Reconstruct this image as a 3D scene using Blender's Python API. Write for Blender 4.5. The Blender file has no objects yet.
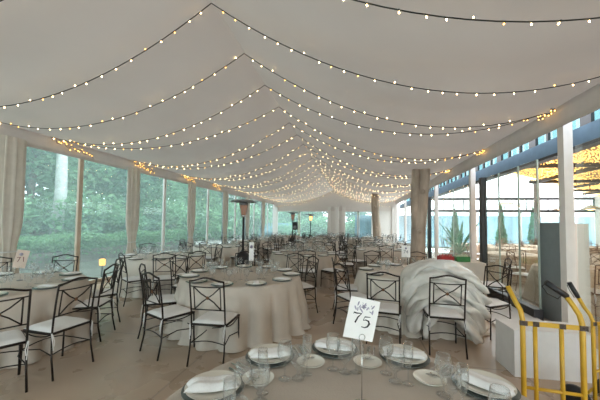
import bpy, bmesh, math, random
from mathutils import Vector, Matrix, noise
R=random.Random(7)
S=bpy.context.scene
COL=S.collection
PI=math.pi
sin,cos,rad=math.sin,math.cos,math.radians

# ------------------------------------------------------------------ materials
MATS={}
def nodes(name):
    m=bpy.data.materials.new(name); m.use_nodes=True
    nt=m.node_tree; nt.nodes.clear()
    out=nt.nodes.new('ShaderNodeOutputMaterial')
    MATS[name]=m
    return m,nt,out
def mat(name,col,rough=.6,metal=0,var=.12,scale=8,bump=0,bscale=40,trans=0,spec=.5,sheen=0,stretch=None):
    m,nt,out=nodes(name); N=nt.nodes; L=nt.links
    p=N.new('ShaderNodeBsdfPrincipled')
    p.inputs['Roughness'].default_value=rough; p.inputs['Metallic'].default_value=metal
    p.inputs['Specular IOR Level'].default_value=spec
    tc=N.new('ShaderNodeTexCoord'); src=tc.outputs['Object']
    if stretch:
        mp=N.new('ShaderNodeMapping'); mp.inputs['Scale'].default_value=stretch; L.new(src,mp.inputs[0]); src=mp.outputs[0]
    nz=N.new('ShaderNodeTexNoise'); nz.inputs['Scale'].default_value=scale; nz.inputs['Detail'].default_value=4
    L.new(src,nz.inputs['Vector'])
    rp=N.new('ShaderNodeValToRGB')
    rp.color_ramp.elements[0].position=.3; rp.color_ramp.elements[1].position=.7
    rp.color_ramp.elements[0].color=[c*(1-var) for c in col]+[1]
    rp.color_ramp.elements[1].color=[min(1,c*(1+var)) for c in col]+[1]
    L.new(nz.outputs['Fac'],rp.inputs[0]); L.new(rp.outputs[0],p.inputs['Base Color'])
    if bump:
        n2=N.new('ShaderNodeTexNoise'); n2.inputs['Scale'].default_value=bscale; L.new(src,n2.inputs['Vector'])
        b=N.new('ShaderNodeBump'); b.inputs['Strength'].default_value=bump; b.inputs['Distance'].default_value=.01
        L.new(n2.outputs['Fac'],b.inputs['Height']); L.new(b.outputs[0],p.inputs['Normal'])
    if trans:
        t=N.new('ShaderNodeBsdfTranslucent'); L.new(rp.outputs[0],t.inputs[0])
        mx=N.new('ShaderNodeMixShader'); mx.inputs[0].default_value=trans
        L.new(p.outputs[0],mx.inputs[1]); L.new(t.outputs[0],mx.inputs[2]); L.new(mx.outputs[0],out.inputs[0])
    else: L.new(p.outputs[0],out.inputs[0])
    return m
def emit(name,col,st):
    m,nt,out=nodes(name); e=nt.nodes.new('ShaderNodeEmission'); e.inputs[0].default_value=(*col,1); e.inputs[1].default_value=st
    nt.links.new(e.outputs[0],out.inputs[0]); return m
def sheer(name,tint,white,gloss,wcol=(.9,.95,.95),ior=1.45):
    """thin clear sheet: see-through, a little milky, a little shiny"""
    m,nt,out=nodes(name); N=nt.nodes; L=nt.links
    t=N.new('ShaderNodeBsdfTransparent'); t.inputs[0].default_value=(*tint,1)
    d=N.new('ShaderNodeBsdfDiffuse'); d.inputs[0].default_value=(*wcol,1)
    tl=N.new('ShaderNodeBsdfTranslucent'); tl.inputs[0].default_value=(*wcol,1)
    md=N.new('ShaderNodeMixShader'); md.inputs[0].default_value=.5; L.new(d.outputs[0],md.inputs[1]); L.new(tl.outputs[0],md.inputs[2])
    m1=N.new('ShaderNodeMixShader'); m1.inputs[0].default_value=white; L.new(t.outputs[0],m1.inputs[1]); L.new(md.outputs[0],m1.inputs[2])
    g=N.new('ShaderNodeBsdfGlossy'); g.inputs['Roughness'].default_value=.03
    lw=N.new('ShaderNodeLayerWeight'); lw.inputs[0].default_value=.35
    mul=N.new('ShaderNodeMath'); mul.operation='MULTIPLY'; mul.inputs[1].default_value=gloss; L.new(lw.outputs['Facing'],mul.inputs[0])
    m2=N.new('ShaderNodeMixShader'); L.new(mul.outputs[0],m2.inputs[0]); L.new(m1.outputs[0],m2.inputs[1]); L.new(g.outputs[0],m2.inputs[2])
    L.new(m2.outputs[0],out.inputs[0]); return m
def leafmat(name,c1,c2,tr=.35):
    m,nt,out=nodes(name); N=nt.nodes; L=nt.links
    g=N.new('ShaderNodeNewGeometry'); rp=N.new('ShaderNodeValToRGB')
    rp.color_ramp.elements[0].color=(*c1,1); rp.color_ramp.elements[1].color=(*c2,1)
    L.new(g.outputs['Random Per Island'],rp.inputs[0])
    d=N.new('ShaderNodeBsdfDiffuse'); t=N.new('ShaderNodeBsdfTranslucent'); L.new(rp.outputs[0],d.inputs[0]); L.new(rp.outputs[0],t.inputs[0])
    mx=N.new('ShaderNodeMixShader'); mx.inputs[0].default_value=tr; L.new(d.outputs[0],mx.inputs[1]); L.new(t.outputs[0],mx.inputs[2]); L.new(mx.outputs[0],out.inputs[0])
    return m
def brickmat(name,c1,c2,cm,scale,w,h,mortar=.02,rough=.5,bump=.2):
    m,nt,out=nodes(name); N=nt.nodes; L=nt.links
    tc=N.new('ShaderNodeTexCoord'); b=N.new('ShaderNodeTexBrick')
    b.inputs['Scale'].default_value=scale; b.inputs['Brick Width'].default_value=w; b.inputs['Row Height'].default_value=h
    b.inputs['Mortar Size'].default_value=mortar; b.inputs['Color1'].default_value=(*c1,1); b.inputs['Color2'].default_value=(*c2,1); b.inputs['Mortar'].default_value=(*cm,1)
    L.new(tc.outputs['Object'],b.inputs['Vector'])
    nz=N.new('ShaderNodeTexNoise'); nz.inputs['Scale'].default_value=1.6; nz.inputs['Detail'].default_value=6; L.new(tc.outputs['Object'],nz.inputs['Vector'])
    mx=N.new('ShaderNodeMix'); mx.data_type='RGBA'; mx.blend_type='MULTIPLY'; mx.inputs[0].default_value=.35
    rp=N.new('ShaderNodeValToRGB'); rp.color_ramp.elements[0].position=.3; rp.color_ramp.elements[1].position=.7; rp.color_ramp.elements[0].color=(.55,.55,.56,1)
    L.new(nz.outputs['Fac'],rp.inputs[0]); L.new(b.outputs['Color'],mx.inputs['A']); L.new(rp.outputs[0],mx.inputs['B'])
    p=N.new('ShaderNodeBsdfPrincipled'); L.new(mx.outputs['Result'],p.inputs['Base Color'])
    r2=N.new('ShaderNodeMapRange'); r2.inputs['To Min'].default_value=rough-.12; r2.inputs['To Max'].default_value=rough+.15; L.new(nz.outputs['Fac'],r2.inputs[0]); L.new(r2.outputs[0],p.inputs['Roughness'])
    bp=N.new('ShaderNodeBump'); bp.inputs['Strength'].default_value=bump; bp.inputs['Distance'].default_value=.004; L.new(b.outputs['Fac'],bp.inputs['Height']); bp.invert=True; L.new(bp.outputs[0],p.inputs['Normal'])
    L.new(p.outputs[0],out.inputs[0]); return m

FLOOR=brickmat('polished_concrete',(.50,.38,.285),(.52,.405,.305),(.39,.30,.23),.5,.9,.9,.006,.27,.1)
LINER=mat('roof_liner',(.66,.62,.585),.85,var=.04,scale=.7,bump=.05,bscale=3,trans=.035,spec=.1)
VAL=mat('valance_fabric',(.74,.69,.66),.85,var=.03,trans=.10,spec=.1)
WHITE=mat('white_paint',(.78,.75,.72),.5,var=.03)
TAN=mat('tan_post',(.55,.44,.34),.6,var=.06)
CURT=mat('curtain_fabric',(.74,.68,.61),.9,var=.06,trans=.25,spec=.1)
IRON=mat('dark_iron',(.028,.021,.018),.42,.55,var=.3,scale=30)
SOCK=mat('black_cable',(.015,.017,.012),.6)
CUSH=mat('white_cushion',(.78,.77,.76),.9,var=.04,bump=.2,bscale=60,spec=.1)
CLOTH=mat('taupe_linen',(.56,.495,.43),.92,var=.05,scale=5,bump=.25,bscale=120,spec=.1)
CLOTHW=mat('ecru_and_daylit_linen',(.70,.65,.58),.92,var=.05,scale=5,bump=.25,bscale=120,spec=.1)  # ecru cloths, and taupe ones lightened to carry window daylight
CLOTHT=mat('canopy_warmed_linen',(.60,.47,.35),.9,var=.08)  # beige linen with the canopy lights' warm cast mixed into its colour
CHINA=mat('white_china',(.80,.78,.70),.18,var=.02,spec=.5)
CHARG=mat('grey_glass_charger',(.16,.18,.17),.15,var=.1,spec=.6)
NAP=mat('white_napkin',(.86,.85,.84),.9,var=.03,bump=.3,bscale=90,spec=.1)
GLASS=sheer('crystal',(.985,.99,.99),.03,.55)
PANE=sheer('clear_wall_sheet',(.87,.95,.955),.20,.10,(.74,.92,.95))
PANE2=sheer('door_glass',(.90,.95,.94),.02,.4,(.8,.95,.95))
TRANS=sheer('teal_transom_sheet',(.28,.42,.44),.10,.2,(.6,.8,.8))
PEDGE=mat('glass_edge',(.62,.72,.66),.3,var=.05,trans=.3)
STEEL=mat('polished_steel',(.62,.61,.58),.25,1,var=.08)
DSTEEL=mat('grey_steel',(.25,.25,.26),.4,.8,var=.1)
BLACK=mat('black_plastic',(.012,.012,.014),.45,var=.2)
BLUEB=mat('blue_grey_beam',(.15,.26,.38),.5,var=.08)
DARKF=mat('charcoal_frame',(.022,.024,.027),.45,var=.15)
YEL=mat('yellow_tube',(.62,.36,.025),.38,var=.10,scale=12)
RUST=mat('worn_bracket',(.07,.045,.03),.6,var=.4,scale=60)
GREYP=mat('grey_panel',(.20,.235,.25),.45,var=.05)
OFFW=mat('offwhite_panel',(.66,.63,.58),.5,var=.03)
BOXW=mat('white_cloth_cover',(.74,.73,.72),.8,var=.04,bump=.15,bscale=6)
CARD=mat('card_paper',(.86,.84,.82),.7,var=.02)
CARDT=mat('card_kraft',(.62,.50,.42),.7,var=.04)
INK=mat('black_ink',(.01,.01,.012),.6)
LILAC=mat('lilac_wash',(.36,.33,.42),.8,var=.3,scale=40)
PLUM=mat('plum_ink',(.16,.05,.05),.7)
BARK=mat('pale_bark',(.44,.36,.29),.9,var=.35,scale=5,bump=.9,bscale=14,stretch=(1,1,.25))
BARKD=mat('dark_bark',(.12,.09,.07),.95,var=.35,scale=6,bump=.8,bscale=12)
BARKW=mat('white_bark',(.46,.48,.45),.9,var=.2,scale=6)
PLAST=mat('clear_plastic_wrap',(.80,.78,.73),.22,var=.12,scale=5,bump=.6,bscale=11,spec=.7,trans=.15)
REDC=mat('red_crate',(.42,.03,.03),.4,var=.2,scale=40)
GRNC=mat('green_crate',(.04,.22,.06),.4,var=.2,scale=40)
BEAD=mat('pale_bottle_top',(.55,.62,.45),.4)
STONE=mat('stone_bank',(.17,.14,.12),.9,var=.4,scale=3,bump=.8,bscale=6)
GRASS=mat('trodden_lawn',(.11,.11,.08),.95,var=.35,scale=3,bump=.6,bscale=30)
PAVE=mat('pale_gravel',(.42,.39,.36),.95,var=.1,scale=2)
TERR=mat('terrace_floor',(.44,.36,.29),.5,var=.1,scale=2)
PBLUE=mat('pale_blue_facade',(.24,.36,.43),.8,var=.4,scale=1.2,stretch=(1.5,1,.25))
TEALF=mat('teal_fence',(.13,.26,.32),.7,var=.2,scale=1.2,stretch=(6,6,.3))
WALLC=mat('cream_render',(.60,.56,.50),.8,var=.04)
CANV=mat('cream_canvas',(.50,.40,.27),.85,var=.15,scale=6,trans=.07,spec=.1)
TERRACH=mat('brown_rattan',(.16,.075,.035),.7,var=.3,scale=30)
LEAF1=leafmat('leaf_mid',(.08,.20,.10),(.28,.48,.26))
LEAF2=leafmat('leaf_pale',(.10,.23,.12),(.34,.54,.30))
LEAF3=leafmat('leaf_dark',(.045,.13,.075),(.17,.32,.18))
HEDGE=leafmat('leaf_hedge',(.09,.22,.10),(.26,.46,.22))
BULB=emit('warm_bulb',(1,.68,.32),28)
BULBD=emit('amber_bulb',(1,.52,.10),9)
CANB=emit('canopy_bulb',(1,.55,.14),4.5)
PEND=emit('pendant_bulb',(1,.55,.25),9)
GLOW=emit('lamp_glow',(1,.42,.08),3)
HEATG=emit('burner_glow',(1,.35,.10),5)
HEATW=emit('burner_glow_faint',(1,.6,.4),.22)

# ------------------------------------------------------------------ mesh builder
class MB:
    def __init__(s): s.v=[]; s.f=[]; s.m=[]; s.mi=0; s.sm=[]; s.smooth=False
    def add(s,vs,fs,smooth=None):
        o=len(s.v); s.v+= [tuple(v) for v in vs]
        sm=s.smooth if smooth is None else smooth
        for f in fs: s.f.append([i+o for i in f]); s.m.append(s.mi); s.sm.append(sm)
        return s
    def box(s,c,d,rz=0,M=None):
        x,y,z=[q/2 for q in d]; vs=[Vector((a*x,b*y,e*z)) for a in(-1,1) for b in(-1,1) for e in(-1,1)]
        R_=Matrix.Rotation(rz,3,'Z')
        vs=[(R_@v if M is None else M@v)+Vector(c) for v in vs]
        return s.add(vs,[(0,1,3,2),(4,6,7,5),(0,4,5,1),(2,3,7,6),(0,2,6,4),(1,5,7,3)],False)
    def tube(s,pts,r,n=6,cap=True,closed=False):
        pts=[Vector(p) for p in pts]; k=len(pts); vs=[]
        rr=r if hasattr(r,'__len__') else [r]*k
        up=None
        for i,p in enumerate(pts):
            if closed: t=(pts[(i+1)%k]-pts[i-1])
            else: t=(pts[min(i+1,k-1)]-pts[max(i-1,0)])
            t.normalize()
            if up is None:
                up=Vector((0,0,1)) if abs(t.z)<.9 else Vector((0,1,0))
            a=t.cross(up)
            if a.length<1e-4: a=t.cross(Vector((1,0,0)))
            a.normalize(); b=a.cross(t).normalized(); up=b
            for j in range(n):
                q=2*PI*j/n; vs.append(p+(a*cos(q)+b*sin(q))*rr[i])
        fs=[]
        for i in range(k if closed else k-1):
            i2=(i+1)%k
            for j in range(n): fs.append((i*n+j,i*n+(j+1)%n,i2*n+(j+1)%n,i2*n+j))
        if cap and not closed: fs+= [tuple(range(n))[::-1],tuple((k-1)*n+j for j in range(n))]
        return s.add(vs,fs,True)
    def lathe(s,prof,c=(0,0,0),n=20,M=None,arc=None):
        vs=[];k=len(prof)
        for r,z in prof:
            for j in range(n):
                q=2*PI*j/n; v=Vector((r*cos(q),r*sin(q),z)); v=(M@v if M else v)+Vector(c); vs.append(v)
        fs=[(i*n+j,i*n+(j+1)%n,(i+1)*n+(j+1)%n,(i+1)*n+j) for i in range(k-1) for j in range(n)]
        if prof[0][0]>1e-4: fs.append(tuple(range(n))[::-1])
        if prof[-1][0]>1e-4: fs.append(tuple((k-1)*n+j for j in range(n)))
        return s.add(vs,fs,True)
    def grid(s,fn,nu,nv,smooth=True,flip=False):
        vs=[fn(i/nu,j/nv) for i in range(nu+1) for j in range(nv+1)]
        w=nv+1
        fs=[(i*w+j,(i+1)*w+j,(i+1)*w+j+1,i*w+j+1) for i in range(nu) for j in range(nv)]
        if flip: fs=[f[::-1] for f in fs]
        return s.add(vs,fs,smooth)
    def mesh(s,name,mats):
        me=bpy.data.meshes.new(name); me.from_pydata(s.v,[],s.f)
        for m in (mats if isinstance(mats,(list,tuple)) else [mats]): me.materials.append(m)
        me.polygons.foreach_set('material_index',s.m); me.polygons.foreach_set('use_smooth',s.sm)
        me.update(); return me
    def build(s,name,mats,parent=None,loc=None,rz=0):
        o=bpy.data.objects.new(name,s.mesh(name,mats)); COL.objects.link(o)
        if parent: o.parent=parent
        if loc is not None: o.location=loc
        if rz: o.rotation_euler=(0,0,rz)
        return o
def tag(o,label,cat,group=None,kind=None):
    if label: o['label']=label
    if cat: o['category']=cat
    if group: o['group']=group
    if kind: o['kind']=kind
    return o
def struct(o,label=None):
    o['kind']='structure'
    if label: o['label']=label; 
    return o
def empty(name,loc,rz,label,cat,group=None):
    o=bpy.data.objects.new(name,None); COL.objects.link(o); o.location=loc; o.rotation_euler=(0,0,rz); o.empty_display_size=.1
    return tag(o,label,cat,group)
def inst(me,name,parent=None,loc=(0,0,0),rz=0,sc=None):
    o=bpy.data.objects.new(name,me); COL.objects.link(o)
    if parent: o.parent=parent
    o.location=loc; o.rotation_euler=(0,0,rz)
    if sc: o.scale=sc if hasattr(sc,'__len__') else (sc,)*3
    return o
def copy_tree(o,parent=None):
    c=o.copy(); COL.objects.link(c); c.parent=parent
    for ch in o.children: copy_tree(ch,c)
    return c
def recalc(o):
    bm=bmesh.new(); bm.from_mesh(o.data); bmesh.ops.recalc_face_normals(bm,faces=bm.faces); bm.to_mesh(o.data); bm.free(); return o

# ------------------------------------------------------------------ layout constants
XL,XR,XC=-6.6,3.1,-1.7
YB,YE=-7.6,22.5
ZR,ZE,ZV=4.26,3.43,3.10
LY0,LSP=4.45,3.03
RY0,RSP=4.92,3.46
def side_z(t,sag):          # t 0 at the ridge, 1 at the eave
    return ZR+(ZE-ZR)*t-4*sag*t*(1-t)

# floor and grounds
struct(MB().box(((XL+XR)/2,(YB+YE)/2,-.05),(XR-XL+.1,YE-YB,.1)).build('floor',FLOOR))
struct(MB().box((8.2,6,-.05),(10.1,24,.1)).build('trim_terrace_floor',TERR))
def grd(u,v):
    x=-45+u*(45+XL-.06); y=-12+v*28
    d=max(0,-9.6-x); z=-.04
    if d>0: z=.55+min(2.2,d*.16)
    return (x,y,z+.05*sin(x*1.3)*cos(y*.9)*(1 if d>0 else 0))
struct(MB().grid(grd,60,14).build('trim_garden_ground',GRASS))
struct(MB().box((-25,36,-.09),(36.5,40,.1)).build('trim_gravel_court',PAVE))
struct(MB().box((12,42,-.09),(37,38,.1)).build('trim_rear_ground',GRASS))
struct(MB().box((-9.55,2,.27),(.3,27,.62)).build('trim_stone_bank',STONE))

# ceiling liner: two slopes
for sd,xe,nm in ((-1,XL,'ceiling_garden_slope'),(1,XR,'ceiling_terrace_slope')):
    def f(u,v,xe=xe):
        y=YB+(YE-YB)*v; t=u
        s=.44+.02*cos(2*PI*(y-3.05)/1.03)
        return (XC+(xe-XC)*t,y,side_z(t,s))
    struct(MB().grid(f,24,110,flip=(sd>0)).build(nm,LINER))
# valances
for xe,nm in ((XL,'trim_valance_garden'),(XR,'trim_valance_terrace')):
    def f(u,v,xe=xe):
        y=YB+(YE-YB)*v; return (xe-(.05 if xe>0 else -.05)+.008*sin(y*9),y,ZE-(ZE-ZV)*u)
    m=MB(); m.grid(f,3,160)
    o=m.build(nm,VAL); md=o.modifiers.new('s','SOLIDIFY'); md.thickness=.02; struct(o)
# end and back gables
def gable(y,nm,z0,fl):
    m=MB(); N=30
    for k in range(2*N):
        def zz(i):
            x=XL+(XR-XL)*i/(2*N)
            t=(XC-x)/(XC-XL) if x<XC else (x-XC)/(XR-XC)
            return x,side_z(t,.42)
        a=zz(k); b=zz(k+1)
        m.add([(a[0],y,z0),(b[0],y,z0),(b[0],y,b[1]),(a[0],y,a[1])],[(0,1,2,3)])
    o=m.build(nm,VAL); md=o.modifiers.new('s','SOLIDIFY'); md.thickness=.03; struct(o)
gable(YE,'wall_end_gable',2.6,1)
gable(YB,'wall_back_gable',2.7,1)
for i_ in range(3): struct(MB().box((-5.0+3.25*i_,YB,1.35),(3.1,.01,2.7)).build('window_back_added_%d'%(i_+1),PANE)); struct(MB().box((-6.55+3.2*i_,YB,1.4),(.1,.1,2.8)).build('trim_back_post_%d'%(i_+1),WHITE))  # unseen back wall given clear sheets to bring more daylight to the front
m=MB()
for a,b in ((XL,-6.35),(-2.0,-.84),(1.3,XR)): m.box(((a+b)/2,YE+.02,1.3),(b-a,.06,2.6))
m.box((-4.2,YE+.02,.25),(4.4,.05,.5)); m.box((.2,YE+.02,.25),(2.2,.05,.5))
struct(m.build('wall_end',WHITE))
for i,(a,b) in enumerate(((-6.35,-4.45),(-4.37,-2.0),(-.84,.22),(.28,1.3))):
    w=struct(MB().box(((a+b)/2,YE+.02,1.55),(b-a,.01,2.1)).build('window_%d'%(i+1),PANE))
    fm=MB()
    fm.box((a+.03,YE-.01,1.55),(.06,.06,2.1)); fm.box((b-.03,YE-.01,1.55),(.06,.06,2.1)); fm.box(((a+b)/2,YE-.01,2.57),(b-a,.06,.06)); fm.box(((a+b)/2,YE-.01,.53),(b-a,.06,.06))
    fm.build('window_frame',WHITE,w)
for i,x in enumerate((-2.0,-.84,-6.3,2.9,-1.42)):
    struct(MB().box((x,YE-.08,1.45),(.22 if i<2 else .3,.14,2.9)).build('trim_end_post_%d'%(i+1),WHITE))

# garden side: posts, mullions, clear panels, curtains
struct(MB().box((XL-.03,(YB+YE)/2,.04),(.08,YE-YB,.08)).build('trim_garden_sill',TAN))
def curtain(y,k,near):
    lab='gathered ecru curtain tied at the garden-side post, '+['behind the nearest left table','beside the second window bay','third from the camera','fourth from the camera','fifth from the camera','sixth from the camera','last before the end wall'][k]
    m=MB(); W=.34
    def f(u,v):
        th=2*PI*u; z=.02+(3.16-.02)*v
        tie=1-.38*math.exp(-((z-1.0)/.38)**2) - .10*v
        r=(W*.5)*tie*(1+.16*sin(9*th+.7*k)+.06*sin(17*th+k))
        yy=y+.04+r*cos(th)*1.25; 
        return (XL+.22+r*.55*sin(th),yy,z)
    m.grid(f,72,30)
    o=m.build('curtain',CURT); tag(o,lab,'curtain','curtains along the garden windows')
    tm=MB(); tm.tube([(XL+.22+.075*sin(q),y+.04+.135*cos(q),1.0) for q in [2*PI*i/16 for i in range(16)]],.014,5,closed=True); 
    tm.build('tie_band',CUSH,o)
ws=5
for k in range(-4,7):
    y=LY0+LSP*k
    struct(MB().box((XL,y,1.6),(.10,.09,3.2)).build('trim_garden_post_%d'%(k+5),DSTEEL if k>=0 else WHITE))
    if k>=0 and y<YE: curtain(y-.27,k,k==0)
    ym=y+(1.34 if k==0 else 1.45)
    if ym<YE: struct(MB().box((XL,ym,1.6),(.06,.10,3.2)).build('trim_garden_mullion_%d'%(k+5),TAN if k<1 else WHITE))
    for a,b in ((y+.05,ym-.04),(ym+.04,min(y+LSP-.05,YE))):
        if b<=a: continue
        struct(MB().box((XL-.02,(a+b)/2,1.62),(.008,b-a,3.1)).build('window_%d'%ws,PANE)); ws+=1

# terrace side: posts, beam, sill, glass
for k in range(-3,6):
    y=RY0+RSP*k
    if y<YE: struct(MB().box((XR+.0,y,1.6),(.12,.13,3.2)).build('trim_terrace_post_%d'%(k+4),WHITE))
struct(MB().box((XR+.27,(YB+YE)/2,2.96),(.14,YE-YB,.26)).build('trim_terrace_beam',BLUEB))
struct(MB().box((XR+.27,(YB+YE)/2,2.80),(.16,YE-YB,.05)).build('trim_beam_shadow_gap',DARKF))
m=MB()
for k in range(60):
    y=YB+.4+k*.46
    m.box((XR+.5,y,3.28),(.05,.05 if k%3 else .22,.4))
struct(m.build('trim_transom_uprights',DARKF))
struct(MB().box((XR+.56,(YB+YE)/2,3.28),(.01,YE-YB,.42)).build('window_transom',TRANS))
m=MB(); m.box((XR-.02,(5.6+7.87)/2,.09),(.14,2.27,.18)); struct(m.build('trim_sliding_door_sill',DARKF))
struct(MB().box((XR+.03,15.5,.06),(.1,14,.12)).build('trim_rear_sill',DARKF))
for i,y in enumerate((7.87,13.1)):
    struct(MB().box((XR+.05,y,1.4),(.12,.14,2.8)).build('trim_door_frame_%d'%(i+1),DARKF))
ys=[5.72,6.32,7.10,7.80]
for a,b in zip(ys,ys[1:]):
    struct(MB().box((XR+.06,(a+b)/2,1.47),(.01,b-a,2.62)).build('window_%d'%ws,PANE2)); ws+=1
for i,y in enumerate((5.72,6.32,7.10)):
    struct(MB().box((XR+.07,y,1.47),(.022,.03,2.62)).build('trim_glass_edge_%d'%(i+1),PEDGE))
for k in range(-3,6):
    a=RY0+RSP*k+.09; b=a+RSP-.18
    if k==0: continue
    n=2
    for j in range(n):
        y0=a+(b-a)*j/n; y1=a+(b-a)*(j+1)/n
        if y1>YE: continue
        struct(MB().box((XR+.06,(y0+y1)/2,1.47),(.01,y1-y0-.03,2.62)).build('window_%d'%ws,PANE2)); ws+=1
        if j: struct(MB().box((XR+.07,y0,1.47),(.022,.03,2.62)).build('trim_glass_edge_%d'%(k+10),PEDGE))
struct(MB().box((2.62,5.35,.02),(.86,3.1,.04)).build('trim_white_floor_strip',BOXW))

# ------------------------------------------------------------------ camera
f_=285.;cy=211.5
cam=bpy.data.cameras.new('camera'); cam.sensor_width=36; cam.sensor_fit='HORIZONTAL'; cam.lens=f_/600*36
cam.shift_y=(cy-200)/600; cam.clip_end=300
co=bpy.data.objects.new('camera',cam); COL.objects.link(co); S.camera=co
pitch=math.atan((223.3-cy)/f_); yaw=math.atan(55/f_); roll=.012
fw=Vector((-sin(yaw)*cos(pitch),cos(yaw)*cos(pitch),sin(pitch))); rt=Vector((cos(yaw),sin(yaw),0)); up=rt.cross(fw)
r2=rt*cos(roll)+up*sin(roll); u2=up*cos(roll)-rt*sin(roll)
Mx=Matrix((r2,u2,-fw)).transposed().to_4x4(); Mx.translation=(0,0,1.6); co.matrix_world=Mx

# ------------------------------------------------------------------ chair
ang=lambda dx,dy: math.atan2(dy,dx)-PI/2
def chair_proto():
    t=empty('banquet_chair',(0,0,0),0,'x','chair')
    r=.0100
    W=.20
    bk=MB()
    yb=lambda z:-.205-.07*max(0,(z-.46)/.5)**1.3
    for s in(-1,1):
        bk.tube([(s*W,yb(z),z) for z in (.44,.6,.75,.9,.95)],r)
    arch=[(W*a,yb(.95)-.012*(1-a*a),.945+.040*(.5+.5*cos(PI*a))) for a in [i/7-1 for i in range(15)]]
    bk.tube(arch,r+.001)
    w=.155
    bk.tube([(W*a,yb(.885)-.01*(1-a*a),.888-.01*(1-a*a)) for a in [i/4-1 for i in range(9)]],.007)
    bk.tube([(-W,yb(.62),.62),(W,yb(.62),.62)],.007)
    for s in(-1,1): bk.tube([(s*w,yb(z),z) for z in (.62,.75,.885)],.007)
    for s in(-1,1): bk.tube([(s*w,yb(.63),.625),(s*.07,yb(.70)+.008,.705),(0,yb(.755)+.006,.755),(-s*.07,yb(.81)+.002,.80),(-s*w,yb(.88),.88)],.0072)
    bk.build('backrest',IRON,t)
    ro=MB(); ro.lathe([(0,-.008),(.014,-.007),(.02,0),(.014,.007),(0,.008)],(0,yb(.755)-.002,.755),10,Matrix.Rotation(PI/2,3,'X')); ro.build('rosette',TERRACH,t)
    sf=MB(); c=[(-.205,-.205,.445),(.205,-.205,.445),(.215,.20,.445),(-.215,.20,.445)]
    sf.tube(c,.010,6,closed=False); sf.tube([c[3],c[0]],.010)
    sf.box((0,0,.448),(.39,.39,.008))
    for s in(-1,1): sf.tube([(s*.208,-.2+.4*u,.44-.035*4*u*(1-u)+.0) for u in [i/6 for i in range(7)]],.006)
    sf.tube([(-.21+.42*u,.2,.43-.045+.045*abs(2*u-1)**2) for u in [i/6 for i in range(7)]],.006)
    sf.build('seat_frame',IRON,t)
    cu=MB()
    def cf(u,v):
        a=2*u-1;b=2*v-1
        return (a*.205,b*.205+.005,0)
    n=12; N=14
    top=[]
    def cz(a,b): return .030*(max(0,1-abs(a)**6)*max(0,1-abs(b)**6))**.5
    cu.grid(lambda u,v:((2*u-1)*.205*(1-.03*abs(2*v-1)**4),(2*v-1)*.205,.462+cz(2*u-1,2*v-1)),N,N)
    cu.grid(lambda u,v:((2*u-1)*.205*(1-.03*abs(2*v-1)**4),(2*v-1)*.205,.462-.4*cz(2*u-1,2*v-1)),N,N,flip=True)
    cu.build('cushion',CUSH,t)
    L=[]
    for s in(-1,1):
        L.append([(s*.205,.20,.44),(s*.207,.205,.2),(s*.21,.215,0)])
        L.append([(s*.2,-.205,.44),(s*.203,-.22,.2),(s*.208,-.26,0)])
    for p in L: MB().tube(p,[.0095,.0095,.0105]).build('leg',IRON,t)
    st=MB()
    st.tube([(-.205+.41*u,.207,.245+.03*sin(PI*u)) for u in [i/6 for i in range(7)]],.006)
    st.tube([(-.203+.406*u,-.218,.245+.03*sin(PI*u)) for u in [i/6 for i in range(7)]],.006)
    for s in(-1,1): st.tube([(s*.205,-.215,.24),(s*.17,0,.262),(s*.206,.207,.24)],.006)
    st.build('stretcher',IRON,t)
    for s in(-1,1):
        rb=MB(); rb.tube([(s*.195,-.2,.465),(s*.212,-.222,.45),(s*.205,-.232,.36),(s*.20,-.236,.29)],.005,4); rb.tube([(s*.205,-.222,.45),(s*.19,-.232,.38),(s*.195,-.236,.33)],.005,4)
        rb.build('ribbon_tie',CUSH,t)
    return t
PC=chair_proto(); used=[False]
def chair(x,y,dx,dy,label,group,z=0):
    o=PC if not used[0] else copy_tree(PC); used[0]=True
    o.location=(x,y,z); o.rotation_euler=(0,0,ang(dx,dy)); o['label']=label; o['group']=group
    return o

# ------------------------------------------------------------------ tableware meshes
def lm(prof,n): return MB().lathe(prof,(0,0,0),n)
PLATE=[(0,.006),(.075,.006),(.085,.008),(.135,.020),(.138,.022),(.134,.017),(.09,.001),(0,0)]
SPL=[(r*.62,z*.8) for r,z in PLATE]
CHG=[(0,.004),(.12,.004),(.150,.012),(.153,.013),(.149,.007),(.12,0),(0,0)]
WINE=[(0,.0),(.034,.001),(.034,.003),(.008,.007),(.004,.02),(.004,.085),(.012,.092),(.030,.105),(.041,.13),(.042,.15),(.036,.185),(.0335,.2),(.0325,.2),(.035,.185),(.0405,.15),(.039,.131),(.028,.108),(.0,.097)]
GOB=[(0,0),(.036,.001),(.036,.004),(.012,.01),(.008,.03),(.009,.05),(.02,.062),(.040,.085),(.047,.115),(.045,.15),(.0445,.165),(.0425,.165),(.043,.15),(.044,.115),(.037,.088),(.0,.066)]
FLU=[(0,.0),(.030,.001),(.030,.003),(.006,.007),(.004,.02),(.004,.075),(.012,.085),(.023,.12),(.026,.16),(.024,.215),(.023,.215),(.024,.16),(.021,.12),(0,.088)]
M_={}
for nm,pr,mt in (('plate',PLATE,CHINA),('side',SPL,CHINA),('charger',CHG,CHARG),('wine',WINE,GLASS),('gob',GOB,GLASS),('flute',FLU,GLASS)):
    M_[nm+'H']=lm(pr,32).mesh(nm,mt); M_[nm+'L']=lm(pr[:] ,10).mesh(nm,mt)
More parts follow.
